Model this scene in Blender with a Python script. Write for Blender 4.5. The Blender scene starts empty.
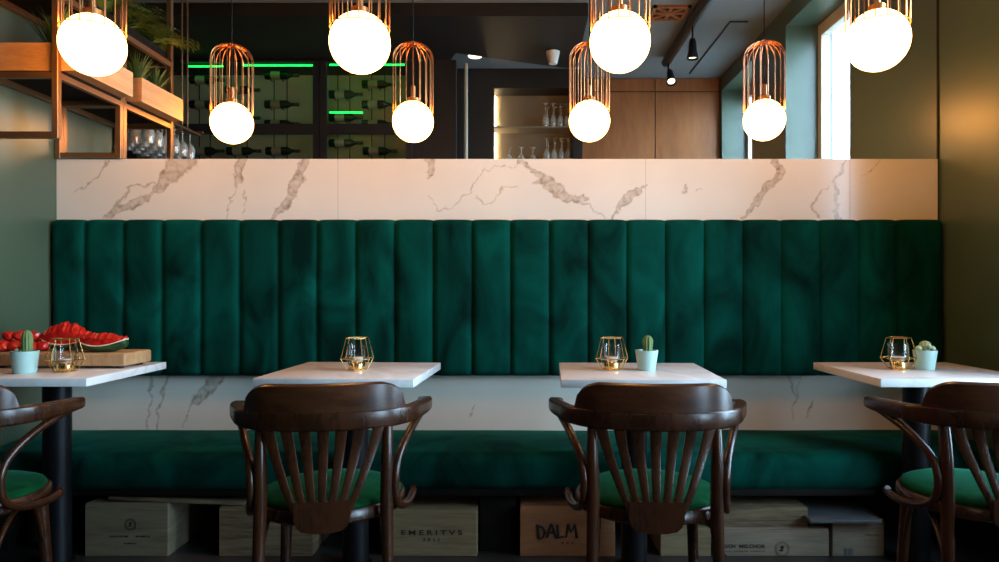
import bpy, bmesh, math, random
from mathutils import Vector, Matrix, noise

random.seed(7)
S = bpy.context.scene
COL = S.collection
F, VX, VY, H = 700.0, 525.0, 288.0, 1.08      # focal length in pixels, vanishing point, eye height
WALL = 3.33                                   # mirror plane
XL, XR = -2.224, 1.967                        # side walls
CEIL = 3.2

def X(px, d): return (px - VX) * d / F
def Z(py, d): return H + (VY - py) * d / F
def RY(d): return 2 * WALL - d                # real y of something seen at depth d in the mirror

# ------------------------------------------------------------------ materials
MATS = {}
def nt(name):
    m = bpy.data.materials.new(name); m.use_nodes = True
    t = m.node_tree
    return m, t, t.nodes, t.links, t.nodes['Principled BSDF']

def pbr(name, col, rough=.5, metal=0., spec=.5, **kw):
    m, t, n, l, b = nt(name)
    b.inputs['Base Color'].default_value = (*col, 1)
    b.inputs['Roughness'].default_value = rough
    b.inputs['Metallic'].default_value = metal
    b.inputs['Specular IOR Level'].default_value = spec
    for k, v in kw.items():
        b.inputs[k].default_value = v
    MATS[name] = m
    return m

def coords(n, l, scale=(1, 1, 1)):
    tc = n.new('ShaderNodeTexCoord'); mp = n.new('ShaderNodeMapping')
    mp.inputs['Scale'].default_value = scale
    l.new(tc.outputs['Object'], mp.inputs['Vector'])
    return mp.outputs['Vector']

def ramp(n, l, src, stops):
    r = n.new('ShaderNodeValToRGB')
    e = r.color_ramp.elements
    while len(e) < len(stops): e.new(.5)
    for el, (p, c) in zip(e, stops):
        el.position = p; el.color = (*c, 1)
    l.new(src, r.inputs['Fac'])
    return r.outputs['Color']

def noisy(name, c0, c1, scale=4., rough=.5, stretch=(1, 1, 1), detail=6., metal=0., lo=.3, hi=.7, bump=0., dist=0., spec=.5, **kw):
    m, t, n, l, b = nt(name)
    v = coords(n, l, stretch)
    x = n.new('ShaderNodeTexNoise'); x.inputs['Scale'].default_value = scale
    x.inputs['Detail'].default_value = detail; x.inputs['Distortion'].default_value = dist
    l.new(v, x.inputs['Vector'])
    l.new(ramp(n, l, x.outputs['Fac'], [(lo, c0), (hi, c1)]), b.inputs['Base Color'])
    b.inputs['Roughness'].default_value = rough; b.inputs['Metallic'].default_value = metal
    b.inputs['Specular IOR Level'].default_value = spec
    for k, vv in kw.items(): b.inputs[k].default_value = vv
    if bump:
        bp = n.new('ShaderNodeBump'); bp.inputs['Strength'].default_value = bump; bp.inputs['Distance'].default_value = .01
        l.new(x.outputs['Fac'], bp.inputs['Height']); l.new(bp.outputs['Normal'], b.inputs['Normal'])
    MATS[name] = m
    return m

def wood(name, c0, c1, rough=.4, scale=3., stretch=(1, 1, 1), dist=3., spec=.5, bump=.05):
    m, t, n, l, b = nt(name)
    v = coords(n, l, stretch)
    x = n.new('ShaderNodeTexNoise'); x.inputs['Scale'].default_value = scale
    x.inputs['Detail'].default_value = 8; x.inputs['Distortion'].default_value = dist
    l.new(v, x.inputs['Vector'])
    y = n.new('ShaderNodeTexNoise'); y.inputs['Scale'].default_value = scale * 9
    y.inputs['Detail'].default_value = 4
    l.new(v, y.inputs['Vector'])
    mx = n.new('ShaderNodeMix'); mx.data_type = 'FLOAT'; mx.inputs[0].default_value = .35
    l.new(x.outputs['Fac'], mx.inputs[2]); l.new(y.outputs['Fac'], mx.inputs[3])
    l.new(ramp(n, l, mx.outputs[0], [(.36, c0), (.62, c1)]), b.inputs['Base Color'])
    b.inputs['Roughness'].default_value = rough; b.inputs['Specular IOR Level'].default_value = spec
    bp = n.new('ShaderNodeBump'); bp.inputs['Strength'].default_value = bump; bp.inputs['Distance'].default_value = .004
    l.new(mx.outputs[0], bp.inputs['Height']); l.new(bp.outputs['Normal'], b.inputs['Normal'])
    MATS[name] = m
    return m

def emit(name, col, strength):
    m, t, n, l, b = nt(name)
    b.inputs['Base Color'].default_value = (*[min(1, c) for c in col], 1)
    b.inputs['Emission Color'].default_value = (*col, 1)
    b.inputs['Emission Strength'].default_value = strength
    b.inputs['Roughness'].default_value = .3
    MATS[name] = m
    return m

def thin_glass(name, tint=(1, 1, 1), gloss=.06):
    m, t, n, l, b = nt(name); n.remove(b)
    out = n['Material Output']
    tr = n.new('ShaderNodeBsdfTransparent'); tr.inputs['Color'].default_value = (*tint, 1)
    gl = n.new('ShaderNodeBsdfGlossy'); gl.inputs['Roughness'].default_value = .03
    lw = n.new('ShaderNodeLayerWeight'); lw.inputs['Blend'].default_value = .25
    mm = n.new('ShaderNodeMath'); mm.operation = 'MULTIPLY_ADD'; mm.inputs[1].default_value = .6; mm.inputs[2].default_value = gloss
    l.new(lw.outputs['Fresnel'], mm.inputs[0])
    mx = n.new('ShaderNodeMixShader')
    l.new(mm.outputs[0], mx.inputs['Fac']); l.new(tr.outputs[0], mx.inputs[1]); l.new(gl.outputs[0], mx.inputs[2])
    l.new(mx.outputs[0], out.inputs['Surface'])
    MATS[name] = m
    return m

def marble(name):
    m, t, n, l, b = nt(name)
    v = coords(n, l, (1, 1, 1))
    x = n.new('ShaderNodeTexNoise'); x.inputs['Scale'].default_value = 2.2; x.inputs['Detail'].default_value = 5
    l.new(v, x.inputs['Vector'])
    base = ramp(n, l, x.outputs['Fac'], [(.3, (.69, .645, .555)), (.7, (.77, .725, .63))])
    at = n.new('ShaderNodeAttribute'); at.attribute_name = 'vein'
    y = n.new('ShaderNodeTexNoise'); y.inputs['Scale'].default_value = 28; y.inputs['Detail'].default_value = 6
    l.new(v, y.inputs['Vector'])
    vc = ramp(n, l, y.outputs['Fac'], [(.35, (.17, .105, .055)), (.65, (.46, .34, .22))])
    mx = n.new('ShaderNodeMix'); mx.data_type = 'RGBA'
    l.new(at.outputs['Fac'], mx.inputs[0]); l.new(base, mx.inputs[6]); l.new(vc, mx.inputs[7])
    l.new(mx.outputs[2], b.inputs['Base Color'])
    b.inputs['Roughness'].default_value = .16
    b.inputs['Specular IOR Level'].default_value = .55
    MATS[name] = m
    return m

def velvet(name, c0, c1, scale=3.0):
    m, t, n, l, b = nt(name)
    v = coords(n, l, (1, 1, .55))
    x = n.new('ShaderNodeTexNoise'); x.inputs['Scale'].default_value = scale; x.inputs['Detail'].default_value = 7
    x.inputs['Distortion'].default_value = 1.2
    l.new(v, x.inputs['Vector'])
    l.new(ramp(n, l, x.outputs['Fac'], [(.33, c0), (.66, c1)]), b.inputs['Base Color'])
    b.inputs['Roughness'].default_value = .85
    b.inputs['Specular IOR Level'].default_value = .05
    b.inputs['Sheen Weight'].default_value = .1
    b.inputs['Sheen Roughness'].default_value = .35
    b.inputs['Sheen Tint'].default_value = (.1, .75, .5, 1)
    MATS[name] = m
    return m

marble('marble')
velvet('velvet', (.0002, .013, .009), (.0004, .066, .047), 4.2)
velvet('seat_velvet', (.0008, .028, .008), (.002, .066, .020), 9)
noisy('wall_paint', (.050, .080, .048), (.068, .105, .064), 2.2, .34, spec=.7)
noisy('ceiling_paint', (.20, .225, .225), (.24, .265, .265), 1.5, .7)
noisy('dark_paint', (.008, .0065, .005), (.014, .011, .008), 2, .6)
noisy('floor_concrete', (.02, .019, .018), (.04, .038, .036), 3, .35)
pbr('mirror', (.9, .9, .89), 0.0, 1.0)
pbr('black_metal', (.012, .012, .014), .38, .6)
pbr('black_matte', (.01, .01, .011), .6)
pbr('copper', (.86, .37, .14), .30, 1.0)
pbr('brass', (.83, .56, .22), .22, 1.0)
pbr('bronze_frame', (.27, .135, .06), .36, .75)
pbr('white_plastic', (.75, .74, .7), .4)
pbr('pole_paint', (.42, .39, .29), .5)
pbr('aqua_ceramic', (.40, .60, .55), .35)
noisy('soil', (.02, .014, .01), (.05, .035, .025), 60, .9)
noisy('cactus', (.10, .17, .045), (.2, .28, .09), 25, .6)
noisy('pale_cactus', (.28, .36, .16), (.5, .52, .32), 30, .6)
wood('chair_wood', (.020, .0055, .0017), (.056, .0165, .005), .27, 5, (2, 2, .5), 1.0, .5, .015)
wood('chair_crest', (.026, .0075, .0024), (.075, .023, .0075), .28, 7, (.6, 3, 4), 1.0)
wood('crate_pine', (.185, .125, .055), (.31, .22, .115), .7, 2.2, (.5, 1, 7), 2.0)
wood('crate_dark', (.085, .05, .025), (.23, .155, .08), .7, 2.0, (.6, 1, 9), 5.0)
wood('crate_orange', (.26, .092, .03), (.40, .155, .055), .7, 2.2, (.5, 1, 5), 1.0)
wood('crate_pale', (.22, .165, .105), (.35, .28, .195), .7, 2.2, (.5, 1, 6), 1.5)
wood('crate_grey', (.15, .11, .06), (.25, .195, .12), .7, 2.2, (.5, 1, 6), 1.5)
wood('planter_wood', (.50, .24, .09), (.66, .36, .15), .55, 3, (1, .5, 5), 1.2)
wood('board_wood', (.40, .20, .085), (.58, .33, .15), .5, 5, (6, 2, .8), 1.0)
wood('panel_wood', (.25, .085, .026), (.36, .135, .045), .4, 1.6, (2.5, 1, .5), 2.0)
wood('bench_wood', (.006, .0045, .0035), (.012, .009, .007), .8, 3, (1, 1, 1), 1, .12)
emit('globe_glow', (1, .42, .10), 21.5)
emit('green_led', (.01, 1, .10), 3)
emit('warm_led', (1, .74, .42), 45.0)
emit('spot_glow', (1, .8, .55), 3.0)
thin_glass('window_glass', (1, 1, 1), .04)
thin_glass('cabinet_glass', (.93, .97, .95), .03)
thin_glass('cup_glass', (.96, .97, .98), .03)
def stem_glass():
    m = thin_glass('painted_glint_glass', (.95, .95, .93), .12)
    t = m.node_tree; n = t.nodes; l = t.links
    out = n['Material Output']; old = out.inputs['Surface'].links[0].from_socket
    df = n.new('ShaderNodeBsdfDiffuse'); df.inputs['Color'].default_value = (.85, .82, .74, 1)  # cream diffuse mixed in, standing in for light glinting on the glasses
    mx = n.new('ShaderNodeMixShader'); mx.inputs['Fac'].default_value = .24
    l.new(old, mx.inputs[1]); l.new(df.outputs[0], mx.inputs[2]); l.new(mx.outputs[0], out.inputs['Surface'])
stem_glass()
pbr('bottle_glass', (.012, .02, .012), .12)
pbr('bottle_label', (.34, .31, .25), .6)
pbr('bottle_foil', (.10, .08, .07), .35, .6)
noisy('cabinet_back', (.40, .46, .40), (.50, .55, .50), 3, .6)
noisy('niche_back', (.20, .16, .10), (.26, .21, .14), 3, .6)
noisy('window_frame_paint', (.55, .48, .38), (.62, .54, .43), 5, .5)
noisy('fern_green', (.045, .11, .015), (.13, .20, .04), 14, .55)
noisy('melon_flesh', (.36, .006, .004), (.66, .022, .012), 45, .25, bump=.3)
pbr('melon_white', (.80, .62, .42), .4)
noisy('melon_rind', (.006, .03, .008), (.02, .08, .02), 20, .35, stretch=(3, .6, 1))
pbr('candle_wax', (.78, .66, .5), .5)
pbr('ink', (.02, .016, .013), .8)
pbr('red_ink', (.22, .03, .015), .8)
pbr('grey_board', (.09, .10, .105), .5)
pbr('sticker', (.10, .13, .12), .6)
pbr('seam', (.45, .40, .35), .6)
pbr('terracotta', (.30, .12, .06), .7)

# ------------------------------------------------------------------ builders
class MB:
    def __init__(s): s.bm = bmesh.new()
    def _merge(s, tmp, M=None):
        if M is not None: tmp.transform(M)
        me = bpy.data.meshes.new('tmp'); tmp.to_mesh(me); tmp.free()
        s.bm.from_mesh(me); bpy.data.meshes.remove(me)
    def box(s, x0, x1, y0, y1, z0, z1, bevel=0., seg=2, M=None):
        t = bmesh.new()
        vs = [t.verts.new((x, y, z)) for x in (x0, x1) for y in (y0, y1) for z in (z0, z1)]
        for f in ((0, 1, 3, 2), (4, 6, 7, 5), (0, 4, 5, 1), (2, 3, 7, 6), (0, 2, 6, 4), (1, 5, 7, 3)):
            t.faces.new([vs[i] for i in f])
        if bevel:
            bmesh.ops.bevel(t, geom=t.edges[:], offset=bevel, segments=seg, profile=.5, affect='EDGES')
        bmesh.ops.recalc_face_normals(t, faces=t.faces[:])
        s._merge(t, M); return s
    def lathe(s, prof, seg=32, M=None, cap=True):
        t = bmesh.new(); rings = []
        for r, z in prof:
            if r < 1e-6: rings.append([t.verts.new((0, 0, z))])
            else: rings.append([t.verts.new((r * math.cos(2 * math.pi * k / seg), r * math.sin(2 * math.pi * k / seg), z)) for k in range(seg)])
        for a, b in zip(rings, rings[1:]):
            for k in range(seg):
                k2 = (k + 1) % seg
                if len(a) == 1 and len(b) == 1: continue
                if len(a) == 1: t.faces.new((a[0], b[k2], b[k]))
                elif len(b) == 1: t.faces.new((a[k], a[k2], b[0]))
                else: t.faces.new((a[k], a[k2], b[k2], b[k]))
        if cap:
            if len(rings[0]) > 1: t.faces.new(rings[0][::-1])
            if len(rings[-1]) > 1: t.faces.new(rings[-1])
        bmesh.ops.recalc_face_normals(t, faces=t.faces[:])
        s._merge(t, M); return s
    def tube(s, pts, r, seg=8, closed=False, M=None):
        pts = [Vector(p) for p in pts]; n = len(pts)
        rad = r if isinstance(r, (list, tuple)) else [r] * n
        t = bmesh.new(); rings = []
        up = None
        for i, p in enumerate(pts):
            if closed: tan = pts[(i + 1) % n] - pts[i - 1]
            else: tan = pts[min(i + 1, n - 1)] - pts[max(i - 1, 0)]
            tan.normalize()
            if up is None:
                up = Vector((0, 0, 1)) if abs(tan.z) < .9 else Vector((1, 0, 0))
            u = up - tan * up.dot(tan)
            if u.length < 1e-5: u = tan.orthogonal()
            u.normalize(); up = u
            w = tan.cross(u)
            rings.append([t.verts.new(p + (u * math.cos(2 * math.pi * k / seg) + w * math.sin(2 * math.pi * k / seg)) * rad[i]) for k in range(seg)])
        m = n if closed else n - 1
        for i in range(m):
            a, b = rings[i], rings[(i + 1) % n]
            for k in range(seg):
                t.faces.new((a[k], a[(k + 1) % seg], b[(k + 1) % seg], b[k]))
        if not closed:
            t.faces.new(rings[0][::-1]); t.faces.new(rings[-1])
        bmesh.ops.recalc_face_normals(t, faces=t.faces[:])
        s._merge(t, M); return s
    def sweep(s, pts, prof, M=None):
        """prof(i, f) -> list of (side, up) offsets; side is horizontal normal of the path, up is +Z-ish"""
        pts = [Vector(p) for p in pts]; n = len(pts); t = bmesh.new(); rings = []
        for i, p in enumerate(pts):
            tan = (pts[min(i + 1, n - 1)] - pts[max(i - 1, 0)]).normalized()
            side = tan.cross(Vector((0, 0, 1))).normalized(); up = side.cross(tan).normalized()
            rings.append([t.verts.new(p + side * a + up * b) for a, b in prof(i, i / (n - 1))])
        k = len(rings[0])
        for a, b in zip(rings, rings[1:]):
            for j in range(k): t.faces.new((a[j], a[(j + 1) % k], b[(j + 1) % k], b[j]))
        t.faces.new(rings[0][::-1]); t.faces.new(rings[-1])
        bmesh.ops.recalc_face_normals(t, faces=t.faces[:])
        s._merge(t, M); return s
    def sphere(s, c, r, sc=(1, 1, 1), u=24, v=16, M=None):
        t = bmesh.new(); bmesh.ops.create_uvsphere(t, u_segments=u, v_segments=v, radius=r)
        t.transform(Matrix.Translation(c) @ Matrix.Diagonal((*sc, 1)))
        s._merge(t, M); return s
    def poly(s, verts, faces, M=None):
        t = bmesh.new(); vs = [t.verts.new(v) for v in verts]
        for f in faces: t.faces.new([vs[i] for i in f])
        s._merge(t, M); return s
    def build(s, name, mat, parent=None, loc=(0, 0, 0), angle=35, flat=False):
        me = bpy.data.meshes.new(name)
        s.bm.to_mesh(me); s.bm.free()
        if not flat:
            for p in me.polygons: p.use_smooth = True
            me.set_sharp_from_angle(angle=math.radians(angle))
        me.materials.append(MATS[mat])
        o = bpy.data.objects.new(name, me); COL.objects.link(o)
        o.location = loc
        if parent: o.parent = parent
        return o

def thing(name, label, cat, loc=(0, 0, 0), rz=0., group=None):
    o = bpy.data.objects.new(name, None); COL.objects.link(o)
    o.empty_display_size = .1
    o.location = loc; o.rotation_euler = (0, 0, math.radians(rz))
    return tag(o, label, cat, group)
def tag(o, label, cat, group=None):
    o['label'] = label; o['category'] = cat
    if group: o['group'] = group
    return o
def struct(o): o['kind'] = 'structure'; return o
def copy_tree(o, parent=None):
    c = o.copy(); COL.objects.link(c)
    if parent: c.parent = parent
    for ch in list(o.children): copy_tree(ch, c)
    return c
def crom(pts, n=8):
    P = [Vector(p) for p in pts]; out = []
    for i in range(len(P) - 1):
        p0 = P[i - 1] if i else P[0] * 2 - P[1]
        p1, p2 = P[i], P[i + 1]
        p3 = P[i + 2] if i + 2 < len(P) else P[-1] * 2 - P[-2]
        for k in range(n):
            t = k / n
            out.append(.5 * ((2 * p1) + (p2 - p0) * t + (2 * p0 - 5 * p1 + 4 * p2 - p3) * t * t + (3 * p1 - p0 - 3 * p2 + p3) * t ** 3))
    out.append(P[-1]); return out
def rrect(w, h, r=.004, n=3):
    out = []
    for cx, cy, a0 in ((w - r, h - r, 0), (-w + r, h - r, 90), (-w + r, -h + r, 180), (w - r, -h + r, 270)):
        for k in range(n + 1):
            a = math.radians(a0 + 90 * k / n); out.append((cx + r * math.cos(a), cy + r * math.sin(a)))
    return out
def text_mesh(txt, size, width=None, bold=0.):
    c = bpy.data.curves.new('lettering', 'FONT'); c.body = txt; c.size = size; c.align_x = 'CENTER'; c.align_y = 'CENTER'
    c.extrude = .0004; c.offset = bold
    o = bpy.data.objects.new('lettering', c); COL.objects.link(o)
    bpy.context.view_layer.update()
    me = bpy.data.meshes.new_from_object(o.evaluated_get(bpy.context.evaluated_depsgraph_get()))
    COL.objects.unlink(o); bpy.data.objects.remove(o)
    xs = [v.co.x for v in me.vertices]
    k = width / (max(xs) - min(xs)) if width else 1
    me.transform(Matrix.Rotation(math.pi / 2, 4, 'X') @ Matrix.Diagonal((k, 1, 1, 1)))
    return me
def lettering(parent, txt, size, loc, width=None, mat='ink', bold=0.):
    me = text_mesh(txt, size, width, bold); me.materials.append(MATS[mat]); me.name = 'lettering'
    o = bpy.data.objects.new('lettering', me); COL.objects.link(o); o.parent = parent; o.location = loc
    return o

# ------------------------------------------------------------------ room shell
XB = -3.75        # far side of the bar area
YF = -0.55        # wall behind the camera
m = MB().box(XB, 2.32, YF - .1, 3.5, -.1, 0); struct(m.build('floor', 'floor_concrete', flat=True))
m = MB().box(XB, 2.32, YF - .1, 3.5, CEIL, CEIL + .1); struct(m.build('ceiling', 'ceiling_paint', flat=True))
m = MB().box(XB, 2.32, WALL + .006, 3.5, 0, CEIL); struct(m.build('wall_back', 'wall_paint', flat=True))
m = MB().box(XL - .1, XL, 2.86, WALL + .006, 0, CEIL); struct(m.build('wall_left', 'wall_paint', flat=True))
WIN = [(1.38, 2.42), (-.33, .59)]; WZ0, WZ1 = .45, 3.055
m = MB()
for y0, y1 in ((YF - .1, -.33), (.59, 1.38), (2.42, 3.34)): m.box(XR, 2.32, y0, y1, 0, CEIL)
for y0, y1 in WIN:
    m.box(XR, 2.32, y0, y1, 0, WZ0); m.box(XR, 2.32, y0, y1, WZ1, CEIL)
struct(m.build('wall_right', 'wall_paint', flat=True))
m = MB().box(XB - .1, XB, YF - .1, 3.5, 0, CEIL); struct(m.build('wall_bar', 'dark_paint', flat=True))
m = MB().box(XB, 2.32, YF - .1, YF, 0, CEIL); struct(m.build('wall_front', 'dark_paint', flat=True))
for i, (y0, y1) in enumerate(WIN):
    w = bpy.data.objects.new('window_%d' % (i + 1), None); COL.objects.link(w); w.location = (2.24, (y0 + y1) / 2, WZ0); struct(w)
    hy, hz = (y1 - y0) / 2, WZ1 - WZ0
    fr = MB()
    fr.box(-.03, .03, -hy, -hy + .06, 0, hz).box(-.03, .03, hy - .06, hy, 0, hz)
    fr.box(-.03, .03, -hy + .06, hy - .06, 0, .07).box(-.03, .03, -hy + .06, hy - .06, hz - .09, hz)
    fr.build('window_frame', 'window_frame_paint', w, flat=True)
    MB().box(-.004, .004, -hy + .055, hy - .055, .065, hz - .085).build('window_pane', 'window_glass', w, flat=True)
    MB().box(-.27, -.03, -hy, hy, 0, .02).build('window_sill', 'window_frame_paint', w, flat=True)
    la = bpy.data.lights.new('window_portal', 'AREA'); la.shape = 'RECTANGLE'; la.size = hz; la.size_y = y1 - y0
    la.cycles.is_portal = True
    lo = bpy.data.objects.new('window_portal', la); COL.objects.link(lo)
    lo.location = (2.30, (y0 + y1) / 2, (WZ0 + WZ1) / 2); lo.rotation_euler = (0, math.radians(90), 0)

# dark soffit and wall over the bar, seen in the mirror
sof = [(XB, RY(5.2)), (.47, RY(5.2)), (.47, RY(6.42)), (X(562, 6.4), RY(6.42)), (X(456, 6.02), RY(6.02)), (-.66, RY(6.2)), (XB, RY(6.2))]
m = MB(); n_ = len(sof)
m.poly([(x, y, 3.1) for x, y in sof] + [(x, y, CEIL - .001) for x, y in sof],
       [tuple(range(n_))[::-1], tuple(range(n_, 2 * n_))] + [(i, (i + 1) % n_, n_ + (i + 1) % n_, n_ + i) for i in range(n_)])
bmesh.ops.recalc_face_normals(m.bm, faces=m.bm.faces[:])
struct(m.build('trim_1', 'dark_paint', flat=True))

# ------------------------------------------------------------------ mirror and marble
mir = thing('wall_mirror', 'wide frameless mirror on the wall above the marble band, reflecting the bar and lamps', 'mirror', (0, WALL, 0))
MB().box(XL + .002, XR - .006, 0, .006, 1.692, CEIL - .004).build('mirror_glass', 'mirror', mir, flat=True)
MB().box(XR - .008, XR - .001, -.004, .006, 1.692, CEIL - .004).build('edge_strip', 'black_matte', mir, flat=True)

VEINS_UP = [
 [((107,160),1.6),((98,176),1.4),((88,184),1.0),((75,193),.6)],
 [((184,159),12),((172,173),9),((164,182),6),((154,191),2.5)],
 [((154,186),1.0),((142,184),1.4),((128,187),1.8),((126,195),2.2),((117,206),2.2),((104,219),1.2)],
 [((153,190),1.5),((146,199),4),((132,205),4),((118,209),3),((106,219),1.5)],
 [((242,160),4.5),((238,170),5),((237,180),4),((235,186),2)],
 [((236,188),.6),((230,205),.6),((226,219),.5)], [((245,190),.6),((242,212),.5)],
 [((304,160),4),((300,176),4.5),((294,192),4.5),((287,204),4.5),((279,211),3.5),((270,219),2)],
 [((430,160),4),((430,172),3),((426,178),1)],
 [((430,196),.7),((436,212),.8),((450,208),.8),((468,192),.9),((482,176),.8),((486,166),.6)],
 [((474,196),.5),((484,204),.8),((500,194),.9),((503,186),.7),((519,188),.5)],
 [((484,172),.5),((494,166),.5),((512,168),.6),((522,163),.7)],
 [((520,162),2.5),((530,168),2),((540,176),3)],
 [((536,182),2),((545,180),6.5),((556,188),7),((565,197),5.5),((576,200),4),((587,199),2.5)],
 [((575,201),1),((590,206),1),((604,217),.8)],
 [((646,186),1),((637,192),3.5),((627,198),5),((618,208),2.6),((612,219),1.2)],
 [((684,191),1.5),((687,186),1.2)], [((696,192),.8),((702,189),.6)],
 [((775,160),3.0),((782,168),3.0),((781,177),3.5),((772,183),4.5),((764,188),4.0),((760,199),3),((750,211),2.5),((742,219),1.2)],
 [((846,160),1.2),((838,174),2.2),((833,180),2.2),((837,190),2.5),((836,203),1.8),((838,219),2.6)],
 [((826,188),1),((818,198),1),((812,206),2),((817,216),1.8)],
 [((880,160),.6),((872,170),.8),((862,177),.5)],
]
VEINS_LO = [
 [((219,373),6),((209,388),6.5),((197,399),6),((191,404),1.5)], [((192,404),1),((187,412),1),((183,429),.8)],
 [((150,375),1.6),((152,400),1.4),((148,424),1.4),((146,432),1)], [((168,375),1.8),((160,402),1.6),((157,430),1.6)],
 [((475,404),.6),((472,412),1.2),((470,416),.8)],
 [((788,374),1.0),((792,388),1.6),((797,398),1.4)], [((800,376),.8),((796,400),1),((792,420),.6)], [((812,402),2),((806,416),1)],
]
def marble_panel(name, x0, x1, z0, z1, yf, th, veins, d, step, label):
    nx, nz = int((x1 - x0) / step), int((z1 - z0) / step)
    bm = bmesh.new(); lay = bm.verts.layers.float.new('vein')
    segs = []
    for v in veins:
        for (a, wa), (b, wb) in zip(v, v[1:]):
            segs.append((Vector(a), Vector(b), wa, wb))
    grid = []
    for j in range(nz + 1):
        row = []
        for i in range(nx + 1):
            x = x0 + (x1 - x0) * i / nx; z = z0 + (z1 - z0) * j / nz
            q = Vector((VX + x * F / d, VY - (z - H) * F / d))
            nz1 = noise.noise_vector(Vector((q.x * .11, q.y * .11, 3.1))); nz2 = noise.noise_vector(Vector((q.x * .34, q.y * .34, 9.7)))
            q2 = q + Vector((nz1.x, nz1.y)) * 4.0 + Vector((nz2.x, nz2.y)) * 1.8
            best = 0.
            for a, b, wa, wb in segs:
                if q2.x < min(a.x, b.x) - 14 or q2.x > max(a.x, b.x) + 14: continue
                ab = b - a; t = max(0, min(1, (q2 - a).dot(ab) / ab.length_squared))
                dist = (q2 - a - ab * t).length; w = wa + (wb - wa) * t
                if dist < w + 1:
                    u = dist / w
                    if w > 2.2:
                        val = (.52 + .45 * max(0, min(1, (u - .55) / .35))) * max(0, min(1, (1.12 - u) / .3))
                        val *= .8 + .5 * noise.noise(Vector((q.x * .2, q.y * .2, 5)))
                    else: val = .62 * max(0, 1.15 - u)
                    best = max(best, min(1, max(0, val)))
            v = bm.verts.new((x, yf, z)); v[lay] = best
            row.append(v)
        grid.append(row)
    for j in range(nz):
        for i in range(nx): bm.faces.new((grid[j][i], grid[j][i + 1], grid[j + 1][i + 1], grid[j + 1][i]))
    bd = [e for e in bm.edges if e.is_boundary]
    r = bmesh.ops.extrude_edge_only(bm, edges=bd)
    vs = [g for g in r['geom'] if isinstance(g, bmesh.types.BMVert)]
    for v in vs: v.co.y = yf + th
    me = bpy.data.meshes.new(name); bm.to_mesh(me); bm.free()
    me.materials.append(MATS['marble'])
    o = bpy.data.objects.new(name, me); COL.objects.link(o)
    tag(o, label, 'wall panel')
    return o
mu = marble_panel('marble_wall_band', XL + .002, XR - .01, 1.36, 1.692, WALL - .01, .009, VEINS_UP, WALL - .01, .004, 'glossy white marble band with brown veins between mirror and green backrest')
for px in (338, 645.5, 850):
    MB().box(X(px, 3.32) - .001, X(px, 3.32) + .001, WALL - .0106, WALL - .0099, 1.37, 1.692).build('panel_seam', 'seam', mu, flat=True)
marble_panel('marble_wall_band', XL + .002, XR - .01, .36, .76, WALL - .01, .009, VEINS_LO, WALL - .01, .005, 'low marble strip between the green backrest and the seat cushion')

# ------------------------------------------------------------------ banquette
ban = thing('banquette', 'long green velvet banquette bench running along the wall under the mirror', 'banquette', (0, 3.0, 0))
def backrest():
    BX0, BX1, z0, z1 = -2.216, 1.956, .668, 1.402
    d = 3.265
    seams = [BX0] + [X(84.3 + 38.75 * k, d) for k in range(22)] + [BX1]
    yb, yf = 3.316, 3.268
    prof = []                                    # (y toward wall fraction, z, weight of seam)
    N = 26
    bm = bmesh.new(); cols = []
    for a, b in zip(seams, seams[1:]):
        K = 12
        for k in range(K + (1 if b == BX1 else 0)):
            cols.append((a + (b - a) * k / K, k / K, a, b))
    grid = []
    rows = []
    rows.append((yb, z1 - .012, 0)); rows.append((yb - .012, z1 - .003, .3))
    for k in range(1, 5):
        an = math.pi / 2 * k / 5; rows.append((yf + .03 - .03 * math.sin(an), z1 - .03 + .03 * math.cos(an), .6 + .08 * k))
    for k in range(N + 1): rows.append((yf, z1 - .03 - (z1 - z0 - .055) * k / N, 1))
    for k in range(1, 6):
        an = math.pi / 2 * k / 5; rows.append((yf + .025 - .025 * math.cos(an), z0 + .025 - .025 * math.sin(an), 1 - .1 * k))
    rows.append((yb, z0 + .003, 0))
    for ri, (y, z, w) in enumerate(rows):
        r = []
        for x, f, a, b in cols:
            u = 2 * f - 1
            bul = (1 - abs(u) ** 5)
            seam = math.exp(-((1 - abs(u)) / .05) ** 2)
            wob = noise.noise(Vector((x * 2.5, z * 3.2, 1))) * .006 * w
            sx = noise.noise(Vector((round(a if u < 0 else b, 3) * 7, z * 4, 4))) * .0045 * (abs(u) ** 3) * w if 0 < f else 0
            yy = y - w * (.010 * bul - .007 * seam) + wob
            zz = z + (.0035 * bul - .003 if ri in (1, 2, 3, 4, 5) else 0)
            if abs(x - BX0) < .02 or abs(x - BX1) < .02: yy += .01 * w * (1 - min(abs(x - BX0), abs(x - BX1)) / .02)
            r.append(bm.verts.new((x + sx, yy - 3.0, zz)))
        grid.append(r)
    for p, q in zip(grid, grid[1:]):
        for i in range(len(cols) - 1): bm.faces.new((p[i], p[i + 1], q[i + 1], q[i]))
    L = [r[0] for r in grid]; R = [r[-1] for r in grid]
    bm.faces.new(L); bm.faces.new(R[::-1])
    bm.faces.new(grid[0][::-1] + grid[-1])
    bmesh.ops.recalc_face_normals(bm, faces=bm.faces[:])
    mb = MB(); mb.bm.free(); mb.bm = bm
    return mb.build('backrest_cushion', 'velvet', ban, angle=60)
backrest()
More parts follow.
